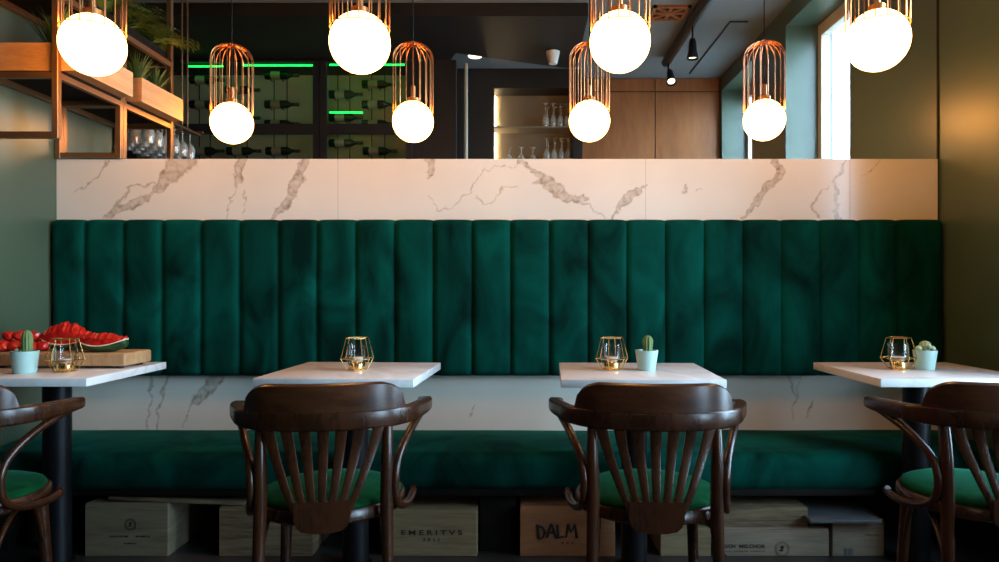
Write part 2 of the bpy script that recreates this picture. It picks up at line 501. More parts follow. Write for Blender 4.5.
def seat():
    pts = []
    y0, y1, z0, z1 = -.185, .316, .268, .412
    prof = [(y1, z0)]
    prof += [(y1, z1 - .012), (y1 - .012, z1 - .002)]
    for k in range(9): prof.append((y1 - .03 - (y1 - y0 - .10) * k / 8, z1 + .008 * math.sin(math.pi * k / 8)))
    for k in range(1, 9):
        a = math.pi / 2 * k / 8; prof.append((y0 + .06 - .06 * math.sin(a), z1 - .05 + .05 * math.cos(a)))
    prof += [(y0 - .004, z0 + .05), (y0, z0 + .02), (y0 + .015, z0)]
    bm = bmesh.new(); rings = []
    NX = 140
    for i in range(NX + 1):
        x = -2.2 + 4.14 * i / NX
        rings.append([bm.verts.new((x, y + .004 * noise.noise(Vector((x * 2, z * 5, 2))), z + .005 * noise.noise(Vector((x * 1.7, y * 4, 7))) * (1 if z > .3 else 0))) for y, z in prof])
    for a, b in zip(rings, rings[1:]):
        for k in range(len(prof)):
            k2 = (k + 1) % len(prof); bm.faces.new((a[k], a[k2], b[k2], b[k]))
    bm.faces.new(rings[0][::-1]); bm.faces.new(rings[-1])
    bmesh.ops.recalc_face_normals(bm, faces=bm.faces[:])
    mb = MB(); mb.bm.free(); mb.bm = bm
    mb.build('seat_cushion', 'velvet', ban, angle=60)
seat()
MB().box(-2.2, 1.94, -.165, .31, .237, .2675, .004).build('seat_base', 'bench_wood', ban)
MB().box(-2.2, 1.94, .29, .31, .0, .235).build('back_panel', 'bench_wood', ban, flat=True)
for x0, x1 in ((-2.2, -2.12), (X(480, 2.87), X(516, 2.87)), (1.86, 1.94)):
    MB().box(x0, x1, -.13, .29, 0, .235, .003).build('support', 'bench_wood', ban)

# ------------------------------------------------------------------ wine crates below the bench
YC = 2.82
def crate(label, px0, px1, pytop, mat, depth=.42, z0=0., d=YC, x1=None):
    xa, xb = X(px0, d), X(px1, d); zt = Z(pytop, d); w = xb - xa; h = zt - z0
    c = thing('wine_crate', label, 'crate', ((xa + xb) / 2, d, z0), 0, 'wooden wine crates stored under the bench')
    b = MB(); t = .012
    b.box(-w / 2, w / 2, 0, t, 0, h, .0015, 1).box(-w / 2, w / 2, depth - t, depth, 0, h, .0015, 1)
    b.box(-w / 2, -w / 2 + t, t, depth - t, 0, h).box(w / 2 - t, w / 2, t, depth - t, 0, h)
    b.box(-w / 2 + t, w / 2 - t, t, depth - t, 0, t)
    b.build('body', mat, c, flat=True)
    MB().box(-w / 2 + .002, w / 2 - .002, .002, depth - .002, h, h + .008, .001, 1).build('lid', mat, c, flat=True)
    c['w'] = w
    return c, w, h, xa, d
def at(cr, px, py):                    # a point of the crate's front face
    c, w, h, xa, d = cr
    return (X(px, d) - (xa + w / 2), -.0004, Z(py, d) - c.location.z)
def seal(cr, px, py, r, name='stamped_seal'):
    c = cr[0]; x, y, z = at(cr, px, py)
    b = MB()
    for rr, th in ((r, .0011), (r * .78, .0006)):
        b.tube([(x + rr * math.cos(a), y, z + rr * math.sin(a)) for a in [2 * math.pi * k / 40 for k in range(40)]], th, 6, True)
    b.sphere((x, y, z + r * .18), r * .26, (1, .03, .8), 12, 8)
    b.sphere((x - r * .1, y, z - r * .2), r * .3, (1.1, .03, .55), 12, 8)
    b.poly([(x - r * .35, y - .0004, z + r * .2), (x + r * .4, y - .0004, z + r * .28), (x, y - .0004, z + r * .55)], [(0, 1, 2)])
    b.build(name, 'ink', c)
def strokes(cr, px0, px1, py, hgt, gaps, seed):
    rnd = random.Random(seed); b = None; x0, y, z = at(cr, px0, py); x1 = at(cr, px1, py)[0]
    x = x0
    while x < x1:
        wv = rnd.uniform(.002, .004)
        if any(a < (x - x0) / (x1 - x0) < bb for a, bb in gaps):
            if b: b.build('stamp', 'ink', cr[0], flat=True); b = None
        else:
            if b is None: b = MB()
            b.box(x, x + wv * .35, y - .0003, y + .0008, z - hgt / 2, z + hgt / 2)
            b.box(x, x + wv, y - .0003, y + .0008, z + rnd.choice((-.5, .3, -.1)) * hgt, z + rnd.choice((-.5, .3)) * hgt + hgt * .22)
        x += wv + .0016
    if b: b.build('stamp', 'ink', cr[0], flat=True)
A = crate('pale wine crate with a round stamp, leftmost under the bench', 85, 168, 505.5, 'crate_grey', .40)
seal(A, 130.5, 524.5, .022); strokes(A, 109, 150, 536.5, .007, [(.47, .63), (.88, .92)], 3); strokes(A, 124, 136, 543.5, .006, [], 5)
B = crate('unmarked streaky pine wine crate behind the second chair from the left', 219, 312, 509, 'crate_dark')
C_ = crate('pine wine crate stamped EMERITVS 2011', 386, 477, 512, 'crate_pine')
lettering(C_[0], 'E M E R I T V S', .026, at(C_, 431.5, 532.8), .247, bold=.0007)
lettering(C_[0], '2 0 1 1', .019, at(C_, 431.5, 539.8), .068, bold=.0005)
D_ = crate('orange-brown wine crate with hand-lettered DALM on its front', 520, 615, 508.5, 'crate_orange')
c, w, h, xa, d = D_
def brush(cr, strokes_, r):
    b = MB()
    for s in strokes_:
        b.tube([Vector(at(cr, *p)) for p in s], [r * (.8 + .4 * ((i * 7) % 3) / 2) for i in range(len(s))], 6)
    return b.build('lettering', 'ink', cr[0])
brush(D_, [[(537.5,524.5),(538.5,531),(539.5,538.5)],[(537,525),(543,527.5),(545.5,532),(543.5,537),(539,539)],
           [(547,537.5),(549.5,530),(552,524)],[(552,524),(554,530),(556.5,538)],[(549,532.5),(555,532.5)],
           [(557.5,524.5),(558,531),(558.5,537.5),(564,536.5)],
           [(566,537.5),(567.5,530),(568.5,524)],[(568.5,524),(571,532),(574.5,526)],[(574.5,524),(576,531),(577,538)]], .0052)
for px in (562.5, 567.5, 572.5):
    x, y, z = at(D_, px, 543)
    MB().sphere((x, y, z), .006, (1, .05, .8), 10, 6).build('red_dot', 'red_ink', c)
E = crate('low pale crate just right of the third chair from the left', 660.5, 711, 531, 'crate_pine')
G = crate('wine crate with a printed name and round seal, stamped DON MELCHOR', 717, 829, 530.5, 'crate_pale')
lettering(G[0], 'DON', .020, at(G, 730, 546.5), .043, bold=.0006)
lettering(G[0], 'MELCHOR', .020, at(G, 752, 546.5), .105, bold=.0006)
strokes(G, 722, 764, 551.3, .0045, [(.22, .27), (.6, .66)], 11)
x, y, z = at(G, 724.5, 557); MB().sphere((x, y, z + .004), .010, (1, .04, .8), 14, 8).build('dark_seal', 'ink', G[0])
seal(G, 782, 549, .028)
I_ = crate('pale wine crate with a small dark sticker, rightmost under the bench', 832.5, 884, 521.5, 'crate_pale', .36)
x, y, z = at(I_, 849.5, 552)
MB().box(x - .024, x - .009, y - .0004, y + .001, z - .012, z + .015).box(x - .006, x + .008, y - .0004, y + .001, z - .012, z + .015).box(x + .0105, x + .014, y - .0004, y + .001, z - .012, z + .015).build('sticker', 'sticker', I_[0], flat=True)
strokes(I_, 865, 879, 535, .005, [], 17)
zt = G[2] + .008
J = crate('flat unmarked crate lying on the crate stamped DON MELCHOR', 716, 808, 509.5, 'crate_dark', .38, zt, YC + .012)
# loose boards on the crates
hB = I_[2] + .0085
m = MB().box(-.14, .145, -.03, .30, 0, .014, .003); o = m.build('grey_board', 'grey_board', None, ((X(848, 2.75)), 2.80, hB)); tag(o, 'dark grey board lying on the rightmost crate under the bench', 'board')
pa, pb = Vector((X(112, 2.86), 2.86, .2236)), Vector((X(246, 2.86), 2.86, .1992))
m = MB().box(0, (pb - pa).length, -.03, .03, 0, .011, .002); o = m.build('wooden_lath', 'crate_dark', None, pa); o.rotation_euler = (0, math.atan2(pa.z - pb.z, pb.x - pa.x), 0)
tag(o, 'thin wooden lath lying across the two left crates under the bench', 'lath')

# ------------------------------------------------------------------ tables
def table(label, x, y, rz):
    t = thing('bistro_table', label, 'table', (x, y, 0), rz, 'marble topped tables in front of the banquette')
    MB().box(-.288, .288, -.277, .277, .73, .76, .0025, 2).build('tabletop', 'marble_top', t)
    MB().lathe([(.05, .008), (.05, .722)], 40).build('column', 'black_metal', t)
    MB().box(-.13, .13, -.13, .13, .718, .73, .003).build('mounting_plate', 'black_metal', t)
    MB().lathe([(.062, 0), (.062, .006), (.059, .009), (0, .009)], 48).build('floor_flange', 'black_metal', t)
    return t
m_, t_, n_, l_, b_ = nt('marble_top')
v_ = coords(n_, l_, (1, 1, 1))
x_ = n_.new('ShaderNodeTexNoise'); x_.inputs['Scale'].default_value = 2.6; x_.inputs['Detail'].default_value = 7; x_.inputs['Distortion'].default_value = .6
l_.new(v_, x_.inputs['Vector'])
l_.new(ramp(n_, l_, x_.outputs['Fac'], [(.0, (.85, .84, .82)), (.46, (.85, .84, .82)), (.5, (.75, .72, .68)), (.54, (.87, .86, .84)), (1, (.87, .86, .84))]), b_.inputs['Base Color'])
b_.inputs['Roughness'].default_value = .2
MATS['marble_top'] = m_
table('marble table with the watermelon board, leftmost of the four', -1.842, 2.757, 0)
table('marble table holding only a brass candle holder, second from the left', -.664, 2.745, -3)
table('marble table with candle holder and single round cactus, third from the left', .424, 2.722, -2)
table('marble table with pale clustered cactus, rightmost by the olive wall', 1.535, 2.745, 1)

# ------------------------------------------------------------------ chairs
def make_chair():
    t = thing('bentwood_armchair', 'chair', 'chair')
    # arm rail: U in plan, flat bentwood band
    side = [(.276, .090), (.281, .055), (.276, .01), (.258, -.05), (.232, -.115), (.178, -.168), (.10, -.2), (0, -.212)]
    P = [(x, y, .716 + .002 * max(0, min(1, (y + .2) / .3))) for x, y in side]
    P = crom(P + [(-x, y, z) for x, y, z in P[-2::-1]], 6)
    n = len(P)
    def prof(i, f):
        e = min(f, 1 - f)
        k = min(1, .45 + e / .035 * .55)
        wide = .015 + .009 * max(0, 1 - e / .30)        # the arm ends broaden into a rest
        tall = .027 - .011 * max(0, 1 - e / .34)
        return rrect(wide * k, tall * k, .009 * k, 3)
    MB().sweep(P, prof).build('arm_rail', 'chair_wood', t, angle=50)
    # crest panel
    R = [p for p in P if abs(p.x) <= .222 and p.y < -.05]
    m_ = len(R)
    def cp(i, f):
        s = abs(2 * f - 1); hh = .026 + .076 * math.sqrt(max(0.0, 1 - max(0, (s - .55) / .45) ** 2.2))
        tilt = -.012
        return [(-.012, .0), (.012, .0), (.012 + tilt * 0, hh * .5), (.011, hh - .008), (.006, hh), (-.002, hh), (-.010, hh - .006), (-.012, hh * .5)]
    MB().sweep(R, cp).build('crest', 'chair_crest', t, angle=50)
    # splat: fan of slats joined at the bottom
    sp = MB()
    ns = 7
    for k in range(ns):
        u = (k - (ns - 1) / 2) / ((ns - 1) / 2)
        xt = u * .150; yt = -.212 + .9 * xt * xt + .002
        xb = u * .062
        pts = crom([(xt, yt, .70), (u * .130, -.204 + .35 * (u * .13) ** 2, .63), (u * .094, -.222, .53), (xb, -.227, .455)], 5)
        def pf(i, f, u=u):
            hw = .0135 - .004 * f
            return rrect(hw, .0045, .0035, 2)
        # sweep along a mostly vertical path: build as a ribbon
        ring = []
        bm2 = bmesh.new()
        for i, p in enumerate(pts):
            f = i / (len(pts) - 1); hw = .0165 - .0075 * f
            an = math.atan2(2 * .9 * p.x, 1) * .8
            cx, sx = math.cos(an), math.sin(an)
            ring.append([bm2.verts.new((p.x + a * cx - b * sx, p.y + a * sx + b * cx, p.z)) for a, b in rrect(hw, .005, .003, 2)])
        for a, b in zip(ring, ring[1:]):
            for j in range(len(a)): bm2.faces.new((a[j], a[(j + 1) % len(a)], b[(j + 1) % len(a)], b[j]))
        bm2.faces.new(ring[0][::-1]); bm2.faces.new(ring[-1])
        bmesh.ops.recalc_face_normals(bm2, faces=bm2.faces[:])
        sp._merge(bm2)
    # bottom tongue
    out = [(-.074, .502), (-.074, .455), (-.068, .435), (-.054, .422), (-.025, .416), (.025, .416), (.054, .422), (.068, .435), (.074, .455), (.074, .502)]
    nn = len(out); bm2 = bmesh.new()
    fr = [bm2.verts.new((x, -.233, z)) for x, z in out]; bk = [bm2.verts.new((x, -.2195, z)) for x, z in out]
    bm2.faces.new(fr); bm2.faces.new(bk[::-1])
    for i in range(nn): bm2.faces.new((fr[i], fr[(i + 1) % nn], bk[(i + 1) % nn], bk[i]))
    bmesh.ops.recalc_face_normals(bm2, faces=bm2.faces[:])
    sp._merge(bm2)
    sp.build('back_splat', 'chair_wood', t, angle=40)
    # legs
    for s in (-1, 1):
        pts = crom([(s * .172, -.163, .715), (s * .171, -.178, .60), (s * .170, -.182, .46), (s * .176, -.20, .25), (s * .192, -.235, 0)], 6)
        MB().tube(pts, [.0135 + .0055 * math.sin(math.pi * min(1, i / (len(pts) - 1) * 1.15) ) - .0015 * (i / (len(pts) - 1)) for i in range(len(pts))], 14).build('leg', 'chair_wood', t, angle=60)
        pts = crom([(s * .150, .120, .44), (s * .155, .13, .3), (s * .168, .155, 0)], 6)
        MB().tube(pts, [.021 - .007 * i / (len(pts) - 1) for i in range(len(pts))], 14).build('leg', 'chair_wood', t, angle=60)
        pts = crom([(s * .277, .072, .706), (s * .266, .01, .695), (s * .232, -.09, .655), (s * .203, -.160, .60), (s * .194, -.182, .54), (s * .197, -.165, .48), (s * .212, -.105, .446), (s * .231, -.03, .436), (s * .239, .025, .438), (s * .244, .045, .445), (s * .243, .038, .453)], 7)
        nn = len(pts)
        MB().tube(pts, [.0118 if i < nn * .85 else .0118 - .003 * (i / nn - .85) / .15 for i in range(nn)], 12).build('arm_support', 'chair_wood', t, angle=60)
        pts = crom([(s * .176, -.192, .27), (s * .174, -.165, .345), (s * .170, -.09, .41), (s * .166, -.02, .425), (s * .164, .05, .408), (s * .158, .10, .34), (s * .158, .122, .27)], 6)
        MB().tube(pts, .0085, 10).build('brace', 'chair_wood', t, angle=60)
    MB().lathe([(.165, .430), (.212, .430), (.219, .437), (.219, .459), (.213, .467), (.165, .467)], 56, cap=False).lathe([(.166, .43), (.166, .467)], 56, cap=False).build('seat_frame', 'chair_wood', t, angle=40)
    MB().lathe([(0, .44), (.17, .44), (.203, .462), (.207, .470), (.203, .478), (.18, .487), (.12, .494), (.05, .497), (0, .4975)], 56).build('seat_cushion', 'seat_velvet', t, angle=60)
    return t
chair = make_chair()
CH = [(-1.682, 2.10, 9, 'dark bentwood armchair at the table with the watermelon board'),
      (-.585, 2.12, 9, 'dark bentwood armchair at the table holding only a candle holder'),
      (.372, 2.12, -4, 'dark bentwood armchair at the table with the single round cactus'),
      (1.375, 2.13, -6, 'dark bentwood armchair at the table with the pale clustered cactus')]
for i, (x, y, rz, lab) in enumerate(CH):
    o = chair if i == 0 else copy_tree(chair)
    o.location = (x, y, 0); o.rotation_euler = (0, 0, math.radians(rz)); tag(o, lab, 'chair', 'bentwood armchairs in front of the tables')

# ------------------------------------------------------------------ things on the tables
TOP = .7602
def make_holder():
    t = thing('candle_holder', 'x', 'candle holder')
    w = MB(); n6 = 6
    def ring(r, z): return [Vector((r * math.cos(2 * math.pi * (k + .25) / n6), r * math.sin(2 * math.pi * (k + .25) / n6), z)) for k in range(n6)]
    a, b, c = ring(.038, .004), ring(.064, .047), ring(.044, .126)
    for k in range(n6):
        k2 = (k + 1) % n6
        w.tube([a[k], b[k]], .0019, 6).tube([b[k], c[k]], .0019, 6)
        w.tube([a[k], a[k2]], .0019, 6).tube([b[k], b[k2]], .0019, 6).tube([c[k], c[k2]], .0022, 6)
        w.sphere(b[k], .0026, u=8, v=6)
    w.build('wire_frame', 'brass', t)
    MB().lathe([(0, 0), (.028, 0), (.030, .003), (.030, .026), (.026, .033), (.024, .034), (.024, .012), (0, .012)], 32).build('candle_cup', 'brass', t)
    MB().lathe([(.0235, .0345), (.036, .038), (.038, .044), (.0385, .103), (.0365, .103), (.036, .045), (.022, .037)], 32, cap=False).build('glass_cup', 'cup_glass', t)
    MB().lathe([(0, .0345), (.021, .0345), (.021, .05), (0, .051)], 24).build('candle', 'candle_wax', t)
    return t
hold = make_holder()
for i, (x, y, rz, lab) in enumerate([
    (X(65.3, 2.667), 2.667, 4, 'brass wire candle holder in front of the watermelon board'),
    (X(357.4, 2.72), 2.72, 12, 'brass wire candle holder standing alone on its table'),
    (X(612, 2.73), 2.73, -6, 'brass wire candle holder beside the single round cactus'),
    (X(898.5, 2.75), 2.75, 22, 'brass wire candle holder beside the pale clustered cactus')]):
    o = hold if i == 0 else copy_tree(hold)
    o.location = (x, y, TOP); o.rotation_euler = (0, 0, math.radians(rz)); tag(o, lab, 'candle holder', 'brass candle holders on the tables')

def ribbed(h, r, ribs, depth, seg=60, rows=22, p=1.0, taper=.0):
    mb = MB(); bm2 = bmesh.new(); rings = []
    for j in range(rows + 1):
        f = j / rows
        rr = r * (1 - taper * (1 - f)) * (math.sqrt(max(0, 1 - max(0, (f - .55) / .45) ** 2)) if f > .55 else 1)
        if j == rows: rings.append([bm2.verts.new((0, 0, h))]); continue
        rings.append([bm2.verts.new((rr * (1 + depth * math.cos(ribs * a)) * math.cos(a), rr * (1 + depth * math.cos(ribs * a)) * math.sin(a), h * f)) for a in [2 * math.pi * k / seg for k in range(seg)]])
    for a, b in zip(rings, rings[1:]):
        for k in range(seg):
            k2 = (k + 1) % seg
            if len(b) == 1: bm2.faces.new((a[k], a[k2], b[0]))
            else: bm2.faces.new((a[k], a[k2], b[k2], b[k]))
    bm2.faces.new(rings[0][::-1])
    bmesh.ops.recalc_face_normals(bm2, faces=bm2.faces[:]); mb._merge(bm2); return mb
def spines(mb, h, r, ribs, n, ln):
    for j in range(n):
        for k in range(ribs):
            a = 2 * math.pi * k / ribs; z = h * (.12 + .8 * j / n)
            f = z / h; rr = r * 1.06 * (math.sqrt(max(0, 1 - max(0, (f - .55) / .45) ** 2)) if f > .55 else 1)
            p = Vector((rr * math.cos(a), rr * math.sin(a), z)); q = p + Vector((math.cos(a), math.sin(a), .5)).normalized() * ln
            mb.tube([p, q], [.0005, .0002], 4)
    return mb
def pot(label, x, y, r0, r1, h, kind):
    t = thing('potted_cactus', label, 'potted plant', (x, y, TOP), 0, 'small cacti in pale aqua pots')
    MB().lathe([(0, 0), (r0 * .96, 0), (r0, .003), (r1, h - .004), (r1, h), (r1 - .005, h), (r1 - .006, h - .012), (0, h - .012)], 40).build('pot', 'aqua_ceramic', t, angle=40)
    MB().lathe([(0, h - .014), (r1 - .0055, h - .012), (r1 * .5, h - .006), (0, h - .004)], 30).build('soil', 'soil', t)
    if kind == 'tall':
        mb = ribbed(.088, .0185, 11, .09, taper=.12); c = spines(mb, .088, .0185, 11, 9, .004).build('cactus', 'cactus', t, (0.008, 0, h - .008), angle=60)
        c2 = MB().sphere((-.026, -.006, h + .002), .008, u=14, v=10).build('cactus_pup', 'pale_cactus', t)
    elif kind == 'round':
        mb = ribbed(.066, .0205, 9, .10, taper=.22); spines(mb, .066, .0205, 9, 7, .004).build('cactus', 'cactus', t, (.004, 0, h - .008), angle=60)
    else:
        mb = ribbed(.046, .021, 10, .10, taper=.25); spines(mb, .046, .021, 10, 6, .004).build('cactus', 'pale_cactus', t, (0, 0, h - .009), angle=60)
        for dx, dy, dz, r in ((-.027, -.004, .014, .0125), (.025, -.006, .013, .0125), (.004, -.02, .022, .010), (.002, .02, .014, .012)):
            MB().sphere((dx, dy, h + dz - .008), r, u=16, v=10).build('cactus_pup', 'pale_cactus', t)
    return t
pot('aqua pot with a tall ribbed cactus, on the watermelon table', X(25, 2.635), 2.635, .038, .047, .083, 'tall')
pot('aqua pot with a single round green cactus', X(646.7, 2.73), 2.73, .034, .0445, .078, 'round')
pot('aqua pot with a pale clustered cactus, on the rightmost table', X(925, 2.75), 2.75, .034, .0435, .076, 'cluster')

# cutting board and watermelon
bd = thing('cutting_board', 'thick wooden cutting board under the watermelon on the leftmost table', 'cutting board', (-1.84, 2.87, TOP), -2)
MB().box(-.30, .262, -.095, .095, .010, .062, .010, 4).build('board', 'board_wood', bd, angle=40)
for x in (-.26, .225):
    for y in (-.065, .065): MB().lathe([(0, 0), (.012, 0), (.014, .004), (.014, .0105), (0, .0105)], 20).build('foot', 'black_matte', bd, (x, y, 0))
BT = TOP + .0625
def wedge(label, loc, rz, ln, top, seed):
    """a boat shaped melon wedge: dark rind outside, pale rim, red flesh heaped above the rim"""
    t = thing('watermelon_slice', label, 'watermelon', loc, rz, 'cut watermelon on the board')
    N = 28; rnd = random.Random(seed)
    jag = [rnd.uniform(-.5, 1) for _ in range(3 * N + 3)]
    def part(name, mat, poly, angle):
        bm2 = bmesh.new(); rings = []
        for i in range(N + 1):
            u = 2 * i / N - 1; sc = math.sqrt(max(.03, 1 - .97 * u * u)); h = .024 + .026 * u * u
            rings.append([bm2.verts.new((u * ln / 2, y, z)) for y, z in poly(u, sc, h, i)])
        k = len(rings[0])
        for a, b in zip(rings, rings[1:]):
            for j in range(k): bm2.faces.new((a[j], a[(j + 1) % k], b[(j + 1) % k], b[j]))
        bm2.faces.new(rings[0][::-1]); bm2.faces.new(rings[-1])
        bmesh.ops.recalc_face_normals(bm2, faces=bm2.faces[:])
        mb = MB(); mb._merge(bm2); return mb.build(name, mat, t, angle=angle)
    def lift(u): return .022 * u * u * abs(u)
    part('rind', 'melon_rind', lambda u, s, h, i: [(-.048 * s, h), (-.046 * s, h * .55 + lift(u) * .4), (-.026 * s, .004 + lift(u)), (0, lift(u)), (.026 * s, .004 + lift(u)), (.046 * s, h * .55 + lift(u) * .4), (.048 * s, h), (.03 * s, h - .001), (0, h - .002), (-.03 * s, h - .001)], 60)
    part('white_rind', 'melon_white', lambda u, s, h, i: [(-.047 * s, h - .0005), (-.0445 * s, h + .0045), (-.02 * s, h + .006), (.02 * s, h + .006), (.0445 * s, h + .0045), (.047 * s, h - .0005)], 60)
    def fl(u, s, h, i):
        tp = max(h + .008, h + (top - h) * (1 - .75 * u * u) + .009 * jag[i]); m = h + .62 * (tp - h)
        return [(-.0435 * s, h + .004), (-.036 * s, m + .004 * jag[N + i]), (-.012 * s, tp), (.014 * s, tp - .004 + .006 * jag[2 * N + i]), (.036 * s, m), (.0435 * s, h + .004)]
    part('flesh', 'melon_flesh', fl, 30)
    return t
yw = 2.83
wedge('red watermelon slice with curved pale rim at the right end of the board', (X(103, yw), yw, BT), -3, .205, .074, 5)
wedge('taller watermelon slice behind the brass candle holder', (X(66, 2.90), 2.905, BT), 6, .20, .112, 9)
rnd = random.Random(4)
CHK = []
for i, (px, d, s, dz) in enumerate([(3, 2.84, .030, 0), (15, 2.85, .028, 0), (30, 2.84, .030, 0), (43, 2.86, .027, 0), (8, 2.91, .03, 0), (24, 2.91, .028, 0), (38, 2.92, .030, 0),
                                    (9, 2.875, .026, .041), (20, 2.88, .027, .040), (34, 2.88, .026, .041)]):
    bm2 = bmesh.new(); bmesh.ops.create_icosphere(bm2, subdivisions=2, radius=s)
    for v in bm2.verts:
        v.co *= 1 + .22 * noise.noise(v.co * 38 + Vector((i * 3.1, 0, 0)))
        v.co.z *= .78
    zmin = min(v.co.z for v in bm2.verts)
    for v in bm2.verts: v.co.z -= zmin
    mb = MB(); mb._merge(bm2)
    o = mb.build('watermelon_chunk', 'melon_flesh', None, (X(px, d), d, BT + dz), angle=25)
    tag(o, ('red watermelon chunk on top of the pile behind the tall cactus' if dz else 'red watermelon chunk lying on the left end of the board'), 'watermelon', 'watermelon chunks piled on top' if dz else 'watermelon chunks lying on the board')

# ------------------------------------------------------------------ pendant lamps
PD = 2.692
def make_pendant():
    t = thing('pendant_lamp', 'x', 'pendant lamp')
    R = .1155
    MB().sphere((0, 0, 0), R, u=48, v=32).build('globe', 'globe_glow', t)
    rc, zr, zt = .1135, .055, .44
    cage = MB(); n = 18
    for k in range(n):
        a = 2 * math.pi * k / n; ca, sa = math.cos(a), math.sin(a)
        pts = [(rc * ca, rc * sa, zr), (rc * ca, rc * sa, zt - .085)]
        for j in range(1, 8):
            b = math.pi / 2 * j / 7; r = .022 + (rc - .022) * math.cos(b)
            pts.append((r * ca, r * sa, zt - .085 + .085 * math.sin(b)))
        cage.tube(pts, .0027, 6)
    for r, z in ((rc, zr), (.022, zt)):
        cage.tube([(r * math.cos(2 * math.pi * k / 48), r * math.sin(2 * math.pi * k / 48), z) for k in range(48)], .0021, 6, True)
    cage.build('wire_cage', 'copper', t, angle=60)
    MB().lathe([(0, .1085), (.034, .1085), (.034, .132), (.013, .142), (.013, .20), (.006, .206), (0, .206)], 28).build('lamp_socket', 'copper', t)
    MB().lathe([(0, zt - .01), (.023, zt - .01), (.023, zt + .004), (.008, zt + .016), (0, zt + .016)], 24).build('cage_cap', 'copper', t)
    MB().tube([(0, 0, .2), (0, 0, .8)], .0028, 8).tube([(0, 0, .8), (0, 0, CEIL - 2.03 - .02)], .0028, 8).build('cord', 'black_matte', t)
    MB().lathe([(0, CEIL - 2.03 - .03), (.05, CEIL - 2.03 - .03), (.05, CEIL - 2.03), (0, CEIL - 2.03)], 28).build('ceiling_rose', 'copper', t)
    return t
pend = make_pendant()
for i, (px, py, lab) in enumerate([(93, 45, 'copper cage pendant lamp with glowing globe, in front of the plant shelf'),
                                   (360, 43, 'copper cage pendant lamp over the table with only a candle holder'),
                                   (620, 42, 'copper cage pendant lamp over the single round cactus'),
                                   (877.5, 40.5, 'copper cage pendant lamp over the rightmost table, near the window reflection')]):
    o = pend if i == 0 else copy_tree(pend)
    o.location = (X(px, PD), PD, Z(py, PD)); tag(o, lab, 'pendant lamp', 'globe pendant lamps hanging over the tables')
    for ch in o.children:
        if ch.name.startswith('ceiling_rose'): ch.location.z = 2.03 - o.location.z

# ------------------------------------------------------------------ hanging plant shelf at the left wall
sh = thing('hanging_shelf', 'copper framed hanging plant shelf at the left wall beside the mirror', 'shelf', (-2.066, 3.09, 0))
XO, XI = -1.909 + 2.066, -2.2205 + 2.066          # outer / inner faces, local
YN, YM = 2.859 - 3.09, 3.3285 - 3.09
P_ = .025
for x0 in (XO - P_, XI):
    for y0 in (YN, YM - P_):
        MB().box(x0, x0 + P_, y0, y0 + P_, 1.692, CEIL - .002, .0015, 1).build('post', 'bronze_frame', sh, flat=True)
def beams(name, z0, z1, long=True):
    b = MB()
    for y0 in (YN, YM - P_): b.box(XI + P_, XO - P_, y0 + .001, y0 + P_ - .001, z0, z1)
    if long:
        for x0 in (XI, XO - P_): b.box(x0 + .001, x0 + P_ - .001, YN + P_, YM - P_, z0, z1)
    return b.build(name, 'bronze_frame', sh, flat=True)
for y0 in (YN, YM - P_): MB().box(XI + P_, XO - P_, y0 + .001, y0 + P_ - .001, 1.694, 1.72).build('bottom_rail', 'bronze_frame', sh, flat=True)
beams('shelf_rail', 1.94, 1.965); beams('shelf_rail', 2.275, 2.30)
for z in (1.965, 2.30):
    MB().box(XI + .002, XO + .004, YN + P_ + .002, YM - P_ - .002, z, z + .011, .001, 1).build('shelf_board', 'bench_wood', sh, flat=True)
def planter(label, x0, x1, y0, y1, z0, h, mat='planter_wood'):
    t = .014
    b = MB()
    b.box(x0, x1, y0, y0 + t, 0, h, .001, 1).box(x0, x1, y1 - t, y1, 0, h, .001, 1).box(x0, x0 + t, y0 + t, y1 - t, 0, h).box(x1 - t, x1, y0 + t, y1 - t, 0, h).box(x0 + t, x1 - t, y0 + t, y1 - t, 0, t)
    p = thing('planter_box', label, 'planter', (0, 0, z0))
    b.build('box', mat, p, flat=True)
    MB().box(x0 + t, x1 - t, y0 + t, y1 - t, max(t, h - .03), h - .02).build('soil', 'soil', p, flat=True)
    return p
planter('orange wooden planter box on the lower level of the hanging shelf', -2.205, -1.843, 2.8865, 3.291, 1.9765, .116)
planter('low dark tray of ferns on the upper level of the hanging shelf', -2.18, -1.93, 2.9, 3.29, 2.3115, .04, 'bench_wood')
